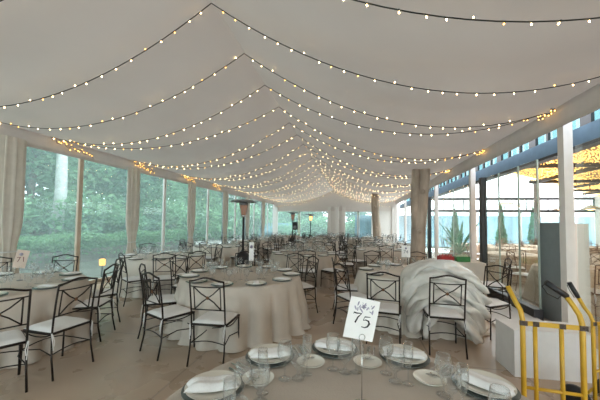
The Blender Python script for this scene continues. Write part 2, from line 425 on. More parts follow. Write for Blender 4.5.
def napkin_mesh(n,seed):
    rr=random.Random(seed); m=MB(); ph=[rr.uniform(0,6) for _ in range(4)]
    def top(u,v):
        a=2*u-1;b=2*v-1
        z=.014+.015*(1-abs(b)**4)*(1-abs(a)**8)+.002*sin(2*b*PI+ph[0])+.003*sin(5*a+ph[1])
        return (a*.105+.006*sin(4*b+ph[2]),b*(.042+.008*sin(2*a+ph[3])),z)
    m.grid(top,n,n); m.grid(lambda u,v:(top(u,v)[0],top(u,v)[1],.008),n,n,flip=True)
    for e in range(4):
        def ed(u,v,e=e):
            q={0:(u,0),1:(u,1),2:(0,u),3:(1,u)}[e]; p=top(*q); return (p[0],p[1],.008+(p[2]-.008)*v)
        m.grid(ed,n,1,flip=e in(1,2))
    return m.mesh('napkin',NAP)
M_['napH']=[napkin_mesh(14,i) for i in range(4)]; M_['napL']=napkin_mesh(5,9)
def cut_mesh(kind):
    m=MB()
    if kind=='fork':
        m.tube([(0,-.095,.004),(0,-.02,.006),(0,.03,.008)],[.0045,.003,.003],6)
        m.box((0,.045,.008),(.022,.03,.003))
        for i in range(4): m.box((-.0085+i*.0057,.078,.009),(.003,.04,.002))
    elif kind=='knife':
        m.tube([(0,-.11,.005),(0,-.03,.006),(0,0,.006)],[.006,.005,.004],6); m.box((.001,.055,.006),(.016,.11,.002))
    else:
        m.tube([(0,-.10,.004),(0,0,.007),(0,.04,.009)],[.0045,.003,.003],6)
        m.grid(lambda u,v:((2*u-1)*.02*math.sqrt(max(0,1-(2*v-1)**2)),.068+(2*v-1)*.03,.006+.007*((2*u-1)**2+.6*(2*v-1)**2)),8,10)
    return m.mesh(kind,STEEL)
for k in('fork','knife','spoon'): M_[k]=cut_mesh(k)

def cloth_mesh(Rr,zt,seed,nf=13,n=144,drop=28,flare=.13,bulge=None):
    rr=random.Random(seed); m=MB()
    ph=[rr.uniform(0,6.3) for _ in range(6)]
    rows=[0,.25,.5,.75,.93,.985,1.0]
    vs=[]
    for q in rows[1:]:
        for j in range(n):
            th=2*PI*j/n; vs.append((Rr*q*cos(th),Rr*q*sin(th),zt+.003*(1 if q<.98 else 0)-(.012 if q==1.0 else 0)))
    H=zt-.012
    def fold(th,t):
        a=1.9*abs(sin(nf*th*.5*2+ph[0]+1.4*sin(2*th+ph[1])))**.7-1.2+.35*abs(sin((nf+4)*th+ph[2]+sin(3*th+ph[4])))+.3*sin(5*th+ph[3])
        return a
    for i in range(1,drop+1):
        t=i/drop; z=H*(1-t)
        for j in range(n):
            th=2*PI*j/n
            a=fold(th,t)
            r=Rr+.018*min(1,t*8)+flare*(t**.8)*(.62)+.066*a*min(1,t*1.6)**1.3
            if t>.93: r+=.03*(t-.93)/.07*(1+.5*a)
            vs.append((r*cos(th),r*sin(th),max(.004,z+(.012*a*t if t>.9 else 0))))
    k=len(rows)-1+drop
    fs=[(i*n+j,(i+1)*n+j,(i+1)*n+(j+1)%n,i*n+(j+1)%n) for i in range(k-1) for j in range(n)]
    c=len(vs); vs.append((0,0,zt+.003)); fs+=[(c,j,(j+1)%n) for j in range(n)]
    m.add(vs,fs,True); return m
TM={}
def table_base():
    t=empty('round_table',(0,0,0),0,'x','table')
    MB().lathe([(0,.725),(.86,.725),(.865,.735),(.86,.745),(0,.745)],(0,0,0),40).build('tabletop',BARKD,t)
    for i in range(4):
        q=PI/4+i*PI/2
        MB().tube([(.55*cos(q),.55*sin(q),.725),(.62*cos(q),.62*sin(q),0)],.016,8).build('leg',DSTEEL,t)
    return t
TB=table_base(); tbu=[False]
def table(x,y,Rr,desc,seed,cm=None,zt=.752,n=144,drop=24,fl=.13):
    o=TB if not tbu[0] else copy_tree(TB); tbu[0]=True
    o.location=(x,y,0); s=(Rr-.035)/.865; o.scale=(s,s,1); o['label']='round banquet table under the cloth, '+desc; o['group']='round banquet tables'
    c=cloth_mesh(Rr,zt,seed,nf=11+seed%4,n=n,drop=drop,flare=fl).build('tablecloth',cm or CLOTH,None,(x,y,0)); tag(c,'floor-length linen tablecloth on '+desc,'tablecloth','floor-length tablecloths')
    return c
SIDES=['garden-left','near-left','near','near-right','right','far-right','far','far-left']
def ring(x,y,Rr,n,desc,a0=0,skip=lambda X,Y:False,rad_=.18,seed=1):
    rr=random.Random(seed*31); grp='chairs around '+desc
    for k in range(n):
        a=a0+2*PI*k/n+rr.uniform(-.08,.08); r=Rr+rad_+rr.uniform(-.04,.10)
        X=x+r*cos(a);Y=y+r*sin(a)
        if skip(X,Y) or X<XL+.45: continue
        # names by clock position seen from above
        sdn=['right','far right','far','far left','left','near left','near','near right'][int(round((a%(2*PI))/(PI/4)))%8]
        j=rr.uniform(-.2,.2); dx,dy=-cos(a+j),-sin(a+j)
        chair(X,Y,dx,dy,'dark iron cross-back chair, '+sdn+' side of '+desc,grp)
PZ=.757
def settings(x,y,Rr,n,desc,a0,hi=False,glass=2,amin=None,amax=None,seed=0,nap=True):
    rr=random.Random(seed+5); q='H' if hi else 'L'
    for k in range(n):
        a=a0+2*PI*k/n
        if amin is not None and not (amin<=((a)%(2*PI))<=amax): continue
        r=Rr-.13; px=x+r*cos(a);py=y+r*sin(a)
        lab=lambda s:'%s laid on %s'%(s,desc)
        c=inst(M_['chargerL'],'charger_plate',None,(px,py,PZ),0); tag(c,lab('grey glass under-plate'),'plate','under-plates on '+desc)
        p=inst(M_['plateL'],'dinner_plate',None,(px,py,PZ+.006)); tag(p,lab('white dinner plate'),'plate','dinner plates on '+desc)
        if nap:
            o=inst(M_['napL'],'napkin',None,(px,py,PZ+.010),a+rr.uniform(-.3,.3)); tag(o,lab('folded white napkin'),'napkin','napkins on '+desc)
        for g in range(glass):
            ra=Rr-.34-.07*g+rr.uniform(-.02,.02); aa=a+(.12-.2*g)+rr.uniform(-.05,.05)
            kd=('wine','gob','flute')[(g)%3]
            o=inst(M_[kd+'L'],{'wine':'wine_glass','gob':'water_goblet','flute':'champagne_flute'}[kd],None,(x+ra*cos(aa),y+ra*sin(aa),PZ)); tag(o,lab({'wine':'clear wine glass','gob':'clear water goblet','flute':'clear champagne flute'}[kd]),'glass',{'wine':'wine glasses on ','gob':'water goblets on ','flute':'flutes on '}[kd]+desc)

# ------------------------------------------------------------------ text helper
def text_mesh(txt,size,shear=0):
    cu=bpy.data.curves.new('t','FONT'); cu.body=txt; cu.size=size; cu.align_x='CENTER'; cu.align_y='CENTER'; cu.extrude=.0003; cu.shear=shear
    o=bpy.data.objects.new('t',cu); COL.objects.link(o); dg=bpy.context.evaluated_depsgraph_get()
    me=bpy.data.meshes.new_from_object(o.evaluated_get(dg)); bpy.data.objects.remove(o); bpy.data.curves.remove(cu); return me

def number_card(loc,base_z,w,h,zc,rz,tilt,txt,tsize,cm,ink,label,fancy=False):
    t=empty('table_number_card',(loc[0],loc[1],base_z),rz,label,'sign','table number cards')
    m=MB(); m.lathe([(0,.012),(.02,.012),(.036,.006),(.038,0),(0,0)],(0,0,0),20); m.build('stand_base',DSTEEL if not fancy else STEEL,t)
    z0=zc-base_z-h/2
    m=MB(); m.tube([(0,0,.01),(0,0,z0-.0)],.0022,6)
    rr_=.014
    m.tube([(rr_*cos(q),.0,z0+.012+rr_*sin(q)) for q in [2*PI*i/20 for i in range(20)]],.0016,5,closed=True)
    m.build('stand_stem',STEEL,t)
    Mr=Matrix.Rotation(tilt,3,'Y')
    zc_=zc-base_z
    c=MB(); c.box((0,.004,zc_),(w,.0012,h),M=Mr); cc=c.build('card',cm,t)
    if txt=='75':
        sev=MB(); k=tsize
        def glyph(strokes,off):
            g=MB()
            for pts,rs in strokes:
                P=[Vector(((p[0]*k+off[0]),-.0012+.004,p[1]*k+off[1])) for p in pts]
                # flat ribbon glyph stroke with varying width
                vs=[];
                for i,p in enumerate(P):
                    tt=(P[min(i+1,len(P)-1)]-P[max(i-1,0)]); tt.y=0; tt.normalize(); nn=Vector((-tt.z,0,tt.x))
                    vs+= [p+nn*rs[i]*k,p-nn*rs[i]*k]
                g.add([Mr@Vector((v.x,0,v.z))+Vector((0,.0026,zc_)) for v in vs],[(2*i,2*i+1,2*i+3,2*i+2) for i in range(len(P)-1)],False)
            return g
        S7=[([(-.42,.28),(-.40,.44),(-.1,.40),(.42,.46)],[.02,.07,.07,.03]),([(.42,.46),(.1,.05),(-.1,-.55)],[.03,.07,.09])]
        S5=[([(.38,.52),(-.22,.46)],[.03,.06]),([(-.22,.48),(-.30,.08)],[.03,.03]),([(-.30,.08),(-.05,.18),(.25,.10),(.38,-.15),(.25,-.45),(-.05,-.60),(-.38,-.55)],[.02,.05,.08,.11,.09,.05,.04])]
        glyph(S7,(-.025,.004)).build('digit_seven',ink,cc); glyph(S5,(.022,-.009)).build('digit_five',ink,cc)
        fl=MB(); rr=random.Random(3)
        for i in range(26):
            cx=rr.gauss(0,.022);cz=h*.30+rr.gauss(0,.010); a=rr.uniform(0,PI); rx=rr.uniform(.003,.010); rz_=rx*.4
            rx*=1.25; fl.add([Mr@Vector((cx+rx*cos(q)*cos(a)-rz_*sin(q)*sin(a),0,cz+rx*cos(q)*sin(a)+rz_*sin(q)*cos(a)))+Vector((0,.0028,zc_)) for q in [2*PI*i_/8 for i_ in range(8)]],[tuple(range(8))[::-1]],False)
        fl.build('flower_print',LILAC,cc)
    else:
        me=text_mesh(txt,tsize); me.materials.clear(); me.materials.append(ink)
        o=bpy.data.objects.new('digits',me); COL.objects.link(o); o.parent=cc; o.rotation_euler=(PI/2,0,0); o.location=(0,.0025,zc_-.01)
        fl=MB(); fl.lathe([(0,.0005),(h*.09,.0),(0,-.0005)],(0,.003,zc_+h*.26),10,Matrix.Rotation(PI/2,3,'X')); fl.build('flower_print',LILAC,cc)
    return t

# ------------------------------------------------------------------ front table
FD='the round table in front of the camera'
T0=(0.035,1.185,.935)
table(*T0,'the round table nearest the camera',3,n=240,drop=30,fl=.05)
def onT0(aDeg,r,dz=0): a=rad(aDeg); return (T0[0]+r*cos(a),T0[1]+r*sin(a),PZ+dz)
sets=[(166,.755,'at the left rim'),(134,.80,'second from the left rim'),(102,.795,'just left of the number card'),(70,.80,'just right of the number card'),(38,.80,'at the right rim'),(6,.78,'past the right rim'),(198,.76,'past the left rim')]
for i,(a,r,w) in enumerate(sets):
    p=onT0(a,r)
    tag(inst(M_['chargerH'],'charger_plate',None,p),'smoked grey glass under-plate %s of %s'%(w,'the front table'),'plate','under-plates on the front table')
    tag(inst(M_['plateH'],'dinner_plate',None,(p[0],p[1],p[2]+.0065)),'cream dinner plate %s of the front table'%w,'plate','dinner plates on the front table')
    tag(inst(M_['napH'][i%4],'napkin',None,(p[0],p[1],p[2]+.012),rad([22,20,2,-6,-36,0,10][i]),(1.2,1.25,1.3)),'folded white napkin on the plate %s of the front table'%w,'napkin','napkins on the front table')
    for kd,da,dr,rot in (('fork',13.5,0,0),('fork',15.5,.01,0),('knife',-13.5,0,0),('spoon',-15.8,-.01,0)):
        q=onT0(a+da,r+dr-.03,.001); o=inst(M_[kd],kd,None,q,rad(a+da)+PI/2); tag(o,'steel %s beside the plate %s of the front table'%({'fork':'outer fork' if da>15 else 'inner fork'}.get(kd,kd),w),kd,'cutlery on the front table')
    b=onT0(a-16,.625)
    tag(inst(M_['sideH'],'side_plate',None,b),'small cream bread plate next to the setting %s'%w,'plate','bread plates on the front table')
    for kd,nm,da,rr_ in (('wine','wine_glass',5,.55),('gob','water_goblet',-2,.50),('flute','champagne_flute',-9,.52)):
        j=R.uniform(-.015,.015)
        tag(inst(M_[kd+'H'],nm,None,onT0(a+da,rr_+j)),'clear %s before plate %s'%(nm.replace('_',' '),w),'glass','glasses on the front table')
number_card((.035,1.40),PZ,.146,.192,1.150,rad(16),rad(12),'75',.047,CARD,INK,'white number card reading 75 on a wire stand on the front table',True)

# ------------------------------------------------------------------ other tables
LD=['the large left table','the second garden-side table','the third garden-side table','the fourth garden-side table','the fifth garden-side table','the last garden-side table']
MD=['the taupe menu-card table','the table beside the patio heater','the third central-row table','the fourth central-row table','the fifth central-row table','the last central-row table']
RD=['the plastic-bundle table','the table left of the thick trunk','the table beyond the thick trunk','the table before the slim trunk','the table beyond the slim trunk']
left=[(-4.6,2.95),(-4.65,6.35),(-4.75,9.6),(-4.75,12.8),(-4.75,15.9),(-4.7,19.0)]
mid=[(-1.8,4.42),(-1.4,8.0),(-1.75,11.2),(-1.75,14.3),(-1.75,17.3),(-1.75,20.2)]
rgt=[(1.02,5.42),(.72,10.1),(1.5,13.0),(.6,16.0),(1.4,19.2)]
trunks=[(1.9,9.35),(1.1,16.3)]
near3=lambda X,Y:min((X-a)**2+(Y-b)**2 for a,b in [(-3.25,8.0),(-3.72,17),(1.95,9.35),(1.15,17.4)])<.22
for i,(x,y) in enumerate(left):
    table(x,y,.95,LD[i],20+i,CLOTHW if i in(1,2) else CLOTH,n=144 if i<2 else 72,drop=24 if i<2 else 10)  # paler linen on two of these tables stands in for window daylight
    settings(x,y,.95,10 if i<3 else 8,LD[i],.2*i,glass=3 if i<2 else 2,seed=i)
    if i>1: ring(x,y,.95,8,LD[i],.1*i,skip=lambda X,Y:near3(X,Y),seed=i)
for i,(x,y) in enumerate(mid):
    table(x,y,.93,MD[i],40+i,CLOTH,n=180 if i<1 else (120 if i<2 else 72),drop=24 if i<2 else 10)
    settings(x,y,.93,11 if i<2 else 8,MD[i],.2+.2*i,glass=3 if i<2 else 2,seed=10+i)
    if i>1: ring(x,y,.93,8,MD[i],.2*i,skip=lambda X,Y:near3(X,Y) or Y>YE-.4,seed=10+i)
for i,(x,y) in enumerate(rgt):
    table(x,y,.95,RD[i],60+i,CLOTHW if i==0 else CLOTH,n=144 if i<1 else 72,drop=24 if i<1 else 10)
    settings(x,y,.95,10 if i<1 else 8,RD[i],1.2 if i==0 else .1,glass=3 if i<1 else 2,seed=20+i,amin=.9 if i==0 else None,amax=4.3)
    if i>0: ring(x,y,.95,8,RD[i],.15*i,skip=lambda X,Y:near3(X,Y) or X>XR-.4,seed=20+i)
def C_(x,y,dx,dy,l,g): chair(x,y,dx,dy,l,g)
gL='chairs around the left table'; gM='chairs around the taupe table'; gR='chairs around the bundle table'; gT='chairs around the second garden table'; gB='chairs around the table near the patio heater'
C_(-3.32,2.13,-.88,.47,'dark iron chair cut by the left edge of the photo, back to the camera',gL)
C_(-3.19,2.62,-.99,.08,'dark iron chair with white ribbon-tied cushion in front of the left table',gL)
C_(-3.62,3.38,-.9,-.35,'dark iron chair at the right side of the left table, turned edge-on',gL)
C_(-3.97,3.87,-.55,-.83,'dark iron chair beside the glowing garden lamp, behind the left table edge',gL)
C_(-5.02,4.02,.35,-.93,'dark iron chair facing the camera beyond the left table, under the mullion',gL)
C_(-5.65,3.55,.8,-.6,'dark iron chair beyond the left table, beneath the nearest curtain',gL)
C_(-1.62,3.2,-.04,1,'dark iron chair with white cushion standing before the taupe table',gM)
C_(-2.30,3.30,.42,.9,'dark iron chair angled at the left front of the taupe table',gM)
C_(-2.78,3.78,.85,.5,'dark iron chair with white seat at the left of the taupe table',gM)
C_(-2.95,4.75,.95,-.2,'dark iron chair at the far left of the taupe table',gM)
C_(-.98,5.15,-.8,-.6,'dark iron chair half hidden at the right of the taupe table',gM)
C_(-2.2,5.5,.3,-.95,'dark iron chair beyond the taupe table, left of the menu card',gM)
C_(-1.3,5.5,-.4,-.9,'dark iron chair beyond the taupe table, right of the menu card',gM)
C_(-4.28,5.02,.55,.83,'dark iron chair with white seat at the left front of the second garden table',gT)
C_(-3.78,5.25,-.45,.88,'dark iron chair back-on at the front of the second garden table',gT)
C_(-3.50,5.65,-.85,.45,'dark iron chair overlapping its neighbour at the front right of the second garden table',gT)
C_(-5.55,7.0,.8,-.55,'dark iron chair by the window at the far left of the second garden table',gT)
C_(-4.9,7.5,.2,-.95,'dark iron chair at the far side of the second garden table',gT)
C_(-3.9,7.25,-.6,-.75,'dark iron chair at the far right of the second garden table',gT)
C_(-1.12,6.82,-.1,1,'dark iron chair back-on at the front of the table near the patio heater',gB)
C_(-.52,7.1,-.75,.6,'dark iron chair with cushion at the right front of the table near the patio heater',gB)
C_(-2.1,7.0,.5,.8,'dark iron chair at the left front of the table near the patio heater',gB)
C_(-.25,8.3,-1,-.1,'dark iron chair at the right of the table near the patio heater',gB)
C_(-2.5,8.6,.9,-.4,'dark iron chair at the left of the table near the patio heater',gB)
C_(-1.8,9.1,.3,-.95,'dark iron chair at the far left of the table near the patio heater',gB)
C_(-.9,9.1,-.4,-.9,'dark iron chair at the far right of the table near the patio heater',gB)
C_(.40,4.10,.16,.98,'dark iron chair right behind the 75 card, back to the camera',gR)
C_(1.13,4.06,.05,1,'dark iron chair standing before the plastic-wrapped bundles',gR)
C_(1.94,4.78,-.8,-.5,'dark iron chair right of the wrapped bundles, next to the white floor strip',gR)
C_(2.62,6.2,-.95,.2,'dark iron chair by the glass doors behind the right-hand chair',gR)
C_(-.12,5.25,.98,.1,'dark iron chair with white seat at the left side of the bundle table',gR)
C_(.0,4.62,.8,.55,'dark iron chair with white seat left of the chair behind the 75 card',gR)
C_(.5,6.55,.4,-.9,'dark iron chair beyond the bundle table on its left',gR)
C_(1.3,6.6,-.3,-.95,'dark iron chair beyond the bundle table on its right',gR)
number_card((-4.58,3.2),PZ,.135,.25,1.055,rad(40),rad(11),'71',.10,CARDT,PLUM,'kraft-toned number card on a stand on the large left table')
number_card((.90,5.4),PZ,.15,.21,1.12,rad(0),0,'74',.085,CARD,DSTEEL,'pale number card on a stand on the bundle table')
number_card((-1.76,4.72),PZ,.08,.32,1.10,rad(20),0,' ',.05,CARD,DSTEEL,'tall narrow white menu card on the taupe table')

# ------------------------------------------------------------------ plastic-wrapped bundles
def bundle(path,wy,th,yc,label,seed):
    rr=random.Random(seed); ph=[rr.uniform(0,6) for _ in range(5)]
    P=[Vector((p[0],0,p[1])) for p in path]
    # smooth resample (Catmull-Rom)
    Q=[]
    for i in range(len(P)-1):
        p0=P[max(i-1,0)];p1=P[i];p2=P[i+1];p3=P[min(i+2,len(P)-1)]
        for k in range(8):
            t=k/8; Q.append(.5*((2*p1)+(-p0+p2)*t+(2*p0-5*p1+4*p2-p3)*t*t+(-p0+3*p1-3*p2+p3)*t**3))
    Q.append(P[-1]); n=len(Q); K=26; vs=[]
    for i,p in enumerate(Q):
        t=(Q[min(i+1,n-1)]-Q[max(i-1,0)]).normalized(); nn=Vector((-t.z,0,t.x))
        if nn.z<0: nn=-nn if abs(nn.z)>.02 else nn
        u=i/(n-1); e=min(1,math.sqrt(max(.02,1-(2*u-1)**10)))
        for j in range(K):
            q=2*PI*j/K
            w=1+.10*sin(3*q+ph[0]+6*u)+.09*sin(5*q+ph[1]-9*u)+.06*sin(23*u+ph[2]+2*q)+.04*sin(41*u+ph[3]+4*q)
            cq=cos(q);sq=sin(q)
            w*=1+.55*noise.noise(Vector((p.x*4.5,cq*.9+seed,p.z*4.5+sq)))+.25*noise.noise(Vector((p.x*13,cq*2+seed,p.z*13+sq*2)))
            vs.append(Vector((p.x,yc,p.z))+Vector((0,1,0))*wy*e*w*cq*(abs(cq)+.001)**(-.2)+nn*th*e*w*sq)
    fs=[(i*K+j,i*K+(j+1)%K,(i+1)*K+(j+1)%K,(i+1)*K+j) for i in range(n-1) for j in range(K)]
    fs+=[tuple(range(K)),tuple((n-1)*K+j for j in range(K))[::-1]]
    o=MB().add([ (v.x,v.y,max(.006,v.z)) for v in vs],fs,True).build('wrapped_bundle',PLAST); recalc(o)
    tag(o,label,'bundle','plastic-wrapped bundles over the table edge')
BX=1.12
bl=[([(-.52,.66),(-.40,.88),(-.12,1.03),(.16,1.0),(.42,.86),(.56,.66)],'topmost plastic-wrapped white bundle arching over the pale table'),
([(-.56,.52),(-.42,.76),(-.12,.90),(.18,.87),(.42,.70),(.54,.50)],'second plastic-wrapped white bundle below the topmost one'),
([(-.50,.30),(-.40,.58),(-.14,.76),(.18,.74),(.40,.55),(.52,.34)],'third plastic-wrapped bundle, in the middle of the heap'),
([(-.44,.08),(-.38,.36),(-.18,.60),(.14,.60),(.38,.40),(.50,.17)],'fourth plastic-wrapped bundle with its left end near the floor'),
([(-.24,.05),(-.22,.26),(-.08,.44),(.14,.44),(.34,.24),(.42,.05)],'lowest plastic-wrapped bundle resting on the floor')]
for i,(p,l) in enumerate(bl):
    bundle([(BX+(a*.84 if a<0 else a*1.08)+.05,b-.01) for a,b in p],.20-.012*i,.078 if i<4 else .085,4.50-.055*i,l,70+i)

# ------------------------------------------------------------------ side table with crates
t=empty('side_table',(2.42,7.5,0),0,'rectangular side table with white cloth by the glass doors','table')
MB().box((0,0,.735),(.86,.80,.03)).build('tabletop',BARKD,t)
for a in(-1,1):
    for b_ in(-1,1): MB().tube([(a*.38,b_*.35,.72),(a*.38,b_*.35,0)],.018,8).build('leg',DSTEEL,t)
def sc_(u,v):
    th=2*PI*u; c,s_=cos(th),sin(th); k=1/max(abs(c),abs(s_)); rr_=1+.05*sin(18*th)*v+.04*v
    return (.46*c*k*rr_,.43*s_*k*rr_,.755*(1-v)+.005*v)
m=MB(); m.grid(sc_,96,10); m.add([(-.46,-.43,.7551),(.46,-.43,.7551),(.46,.43,.7551),(-.46,.43,.7551)],[(0,1,2,3)])
tag(m.build('tablecloth',CLOTHW,None,(2.42,7.5,0)),'white cloth over the rectangular side table by the glass doors','tablecloth')
def crate(x,y,rz,mt,label,tops):
    t=empty('bottle_crate',(x,y,.758),rz,label,'crate','small crates on the side table')
    m=MB(); m.box((0,0,.005),(.30,.2,.01))
    for s in(-1,1): m.box((0,s*.098,.06),(.30,.008,.12)); m.box((s*.148,0,.06),(.008,.2,.12))
    m.build('crate_body',mt,t)
    for i in range(4):
        for j in range(2):
            b=MB(); b.lathe([(0,0),(.03,.0),(.03,.1),(.012,.135),(.012,.15),(0,.15)],(-.105+i*.07,-.045+.09*j,.012),10); b.build('bottle',tops,t)
crate(2.08,7.22,rad(12),REDC,'small red crate on the side table, left of the green one',REDC)
crate(2.44,7.27,rad(4),GRNC,'small green crate with pale bottle tops on the side table',BEAD)

# ------------------------------------------------------------------ white covered box, cabinet
def cbox(loc,rz,d,label):
    W,D,H=d; m=MB()
    def side(p0,p1):
        def f(u,v):
            x=p0[0]+(p1[0]-p0[0])*u;y=p0[1]+(p1[1]-p0[1])*u
            return (x*(1+.012*(1-v)+.006*sin(u*9)*(1-v)),y*(1+.012*(1-v)),H*v)
        m.grid(f,12,4)
    c=[(-W/2,-D/2),(W/2,-D/2),(W/2,D/2),(-W/2,D/2)]
    for i in range(4): side(c[i],c[(i+1)%4])
    m.add([(a,b_,H) for a,b_ in c],[(0,1,2,3)])
    o=m.build('covered_box',BOXW,None,loc,rz); tag(o,label,'box'); return o
cb=cbox((2.04,3.68,0),rad(2),(.74,.38,.48),'white cloth-covered box on the floor behind the yellow hand trucks')
MB().box((0,0,.484),(.75,.39,.012)).build('lid',BOXW,cb)
t=empty('storage_cabinet',(3.44,5.57,0),0,'tall cabinet with dark grey side and off-white front, behind the near post','cabinet')
MB().box((0,0,.845),(.40,.52,1.61)).build('body',OFFW,t)
MB().box((-.204,0,.84),(.012,.54,1.64)).build('side_panel',GREYP,t)
d=MB().box((.0,-.268,.84),(.38,.014,1.58)).build('door',OFFW,t); MB().tube([(-.15,-.29,.8),(-.15,-.29,1.0)],.008,6).build('handle',STEEL,d)
for a in(-1,1): MB().box((a*.15,0,.02),(.04,.4,.04)).build('foot',BLACK,t)

# ------------------------------------------------------------------ hand trucks
def hand_truck(loc,rz,label,W=.36,flip=False,grips=(True,True)):
    t=empty('hand_truck',loc,rz,label,'hand truck','yellow hand trucks')
    zb=.905
    for k,s in enumerate((-1,1)):
        x=s*W/2
        pts=[(x,0,.10),(x,0,.5),(x,0,zb+.02),(x-.004,.02,zb+.08),(x-.025,.05,zb+.14)]
        if s<0: pts+=[(x-.06,.08,zb+.24)]
        else: pts+=[(x-.06,.06,zb+.20)]
        MB().tube(pts,.0165,12).build('side_tube',YEL,t)
        if grips[k]:
            a=Vector(pts[-1]); dirn=Vector((-.85,-.1,.62)).normalized() if s>0 else Vector((-.35,.2,.8)).normalized()
            g=MB(); g.tube([a-dirn*.01,a+dirn*.03,a+dirn*.15],[.019,.021,.020],10); gg=g.build('grip',BLACK,t)
            h=MB(); b_=a+dirn*.145; h.tube([b_,b_+Vector((-.03,0,-.025)),b_+Vector((.0,0,-.075)),a+dirn*.05+Vector((-.01,0,-.055)),a+dirn*.02],.0035,5); h.build('hand_guard',BLACK,gg)
    br=MB(); br.box((0,-.012,zb),(W+.05,.008,.032)); br.build('cross_bar',YEL,t)
    for x in (-W/2,-.10,.055,W/2):
        b_=MB(); b_.box((x,-.018,zb),(.046 if abs(x)>.12 else .036,.006,.034)); b_.lathe([(0,.006),(.007,.005),(.008,0),(0,0)],(x,-.021,zb),8,Matrix.Rotation(PI/2,3,'X')); b_.build('bracket',RUST,t)
    for x in (-.10,.055): MB().tube([(x,0,zb),(x,0,.5),(x,0,.10)],.0135,10).build('upright',YEL,t)
    MB().tube([(-W/2,0,.45),(W/2,0,.45)],.012,8).build('cross_tube',YEL,t)
    MB().box((0,-.10,.012),(W+.06,.24,.008)).build('toe_plate',YEL,t)
    MB().tube([(-W/2-.07,.12,.13),(W/2+.07,.12,.13)],.010,8).build('axle',DSTEEL,t)
    for s in(-1,1):
        m=MB(); m.lathe([(.06,-.03),(.11,-.035),(.13,-.02),(.13,.02),(.11,.035),(.06,.03)],(s*(W/2+.06),.12,.13),24,Matrix.Rotation(PI/2,3,'Y')); w=m.build('wheel',BLACK,t)
        MB().lathe([(0,-.02),(.062,-.02),(.062,.02),(0,.02)],(s*(W/2+.06),.12,.13),16,Matrix.Rotation(PI/2,3,'Y')).build('wheel_hub',YEL,w)
        MB().tube([(s*W/2,0,.3),(s*W/2,.12,.13)],.012,8).build('wheel_brace',YEL,t)
    return t
hand_truck((1.365,2.34,0),rad(-5),'nearer yellow tubular hand truck with one black grip, in front of the white box',.35,grips=(False,True))
h2=hand_truck((2.12,2.93,0),rad(25),'farther yellow hand truck cut by the right edge of the photo',.38,grips=(True,False)); h2.scale=(.87,.87,.87)

# ------------------------------------------------------------------ patio heaters
def heater(x,y,label,glow,s=1.0):
    t=empty('patio_heater',(x,y,0),0,label,'patio heater','mushroom patio heaters')
    m=MB(); m.lathe([(0,0),(.23,0),(.235,.03),(.20,.06),(.19,.50),(.17,.66),(.09,.74),(.04,.78),(0,.78)],(0,0,0),28); m.build('tank_housing',BLACK,t)
    MB().tube([(0,0,.76),(0,0,1.78)],.032,12).build('pole',BLACK,t)
    m=MB(); m.lathe([(0,1.76),(.06,1.76),(.075,1.80),(.06,1.84),(0,1.84)],(0,0,0),20); m.build('burner_base',STEEL,t)
    m=MB(); m.lathe([(.0,1.84),(.075,1.84),(.085,1.93),(.105,2.08),(.11,2.12),(.0,2.12)],(0,0,0),24); m.build('burner_screen',glow,t)
    m=MB()
    for i in range(10):
        q=2*PI*i/10; m.tube([(.082*cos(q),.082*sin(q),1.84),(.118*cos(q),.118*sin(q),2.12)],.004,4)
    m.lathe([(.112,2.11),(.13,2.12),(.14,2.17),(.10,2.21),(0,2.21)],(0,0,0),20); m.build('burner_cage',DSTEEL,t)
    m=MB(); m.lathe([(.0,2.29),(.10,2.285),(.28,2.262),(.405,2.222),(.41,2.21),(.40,2.212),(.27,2.248),(.10,2.27),(0,2.275)],(0,0,0),40); m.build('reflector_dome',DSTEEL,t)
    MB().tube([(0,0,2.2),(0,0,2.28)],.02,8).build('dome_stem',DSTEEL,t)
heater(-3.25,8.0,'black patio heater with steel dome behind the taupe table',HEATW)
heater(-3.72,17.0,'dark patio heater standing well back, left of the dark loudspeaker',HEATW)
heater(-3.17,20.6,'farthest patio heater with glowing orange burner before the end windows',HEATG)
t=empty('loudspeaker',(-4.25,20.3,0),0,'black loudspeaker on a tripod between the two rear patio heaters','loudspeaker')
MB().box((0,0,1.40),(.34,.30,.56)).build('cabinet',BLACK,t)
MB().tube([(0,0,.5),(0,0,1.14)],.02,8).build('pole',BLACK,t)
for i in range(3):
    q=i*2*PI/3+.4; MB().tube([(0,0,.62),(.4*cos(q),.4*sin(q),.01)],.014,6).build('tripod_leg',BLACK,t)
MB().lathe([(0,.004),(.11,.003),(.12,0),(0,0)],(0,-.152,1.32),20,Matrix.Rotation(PI/2,3,'X')).build('grille',DSTEEL,t)

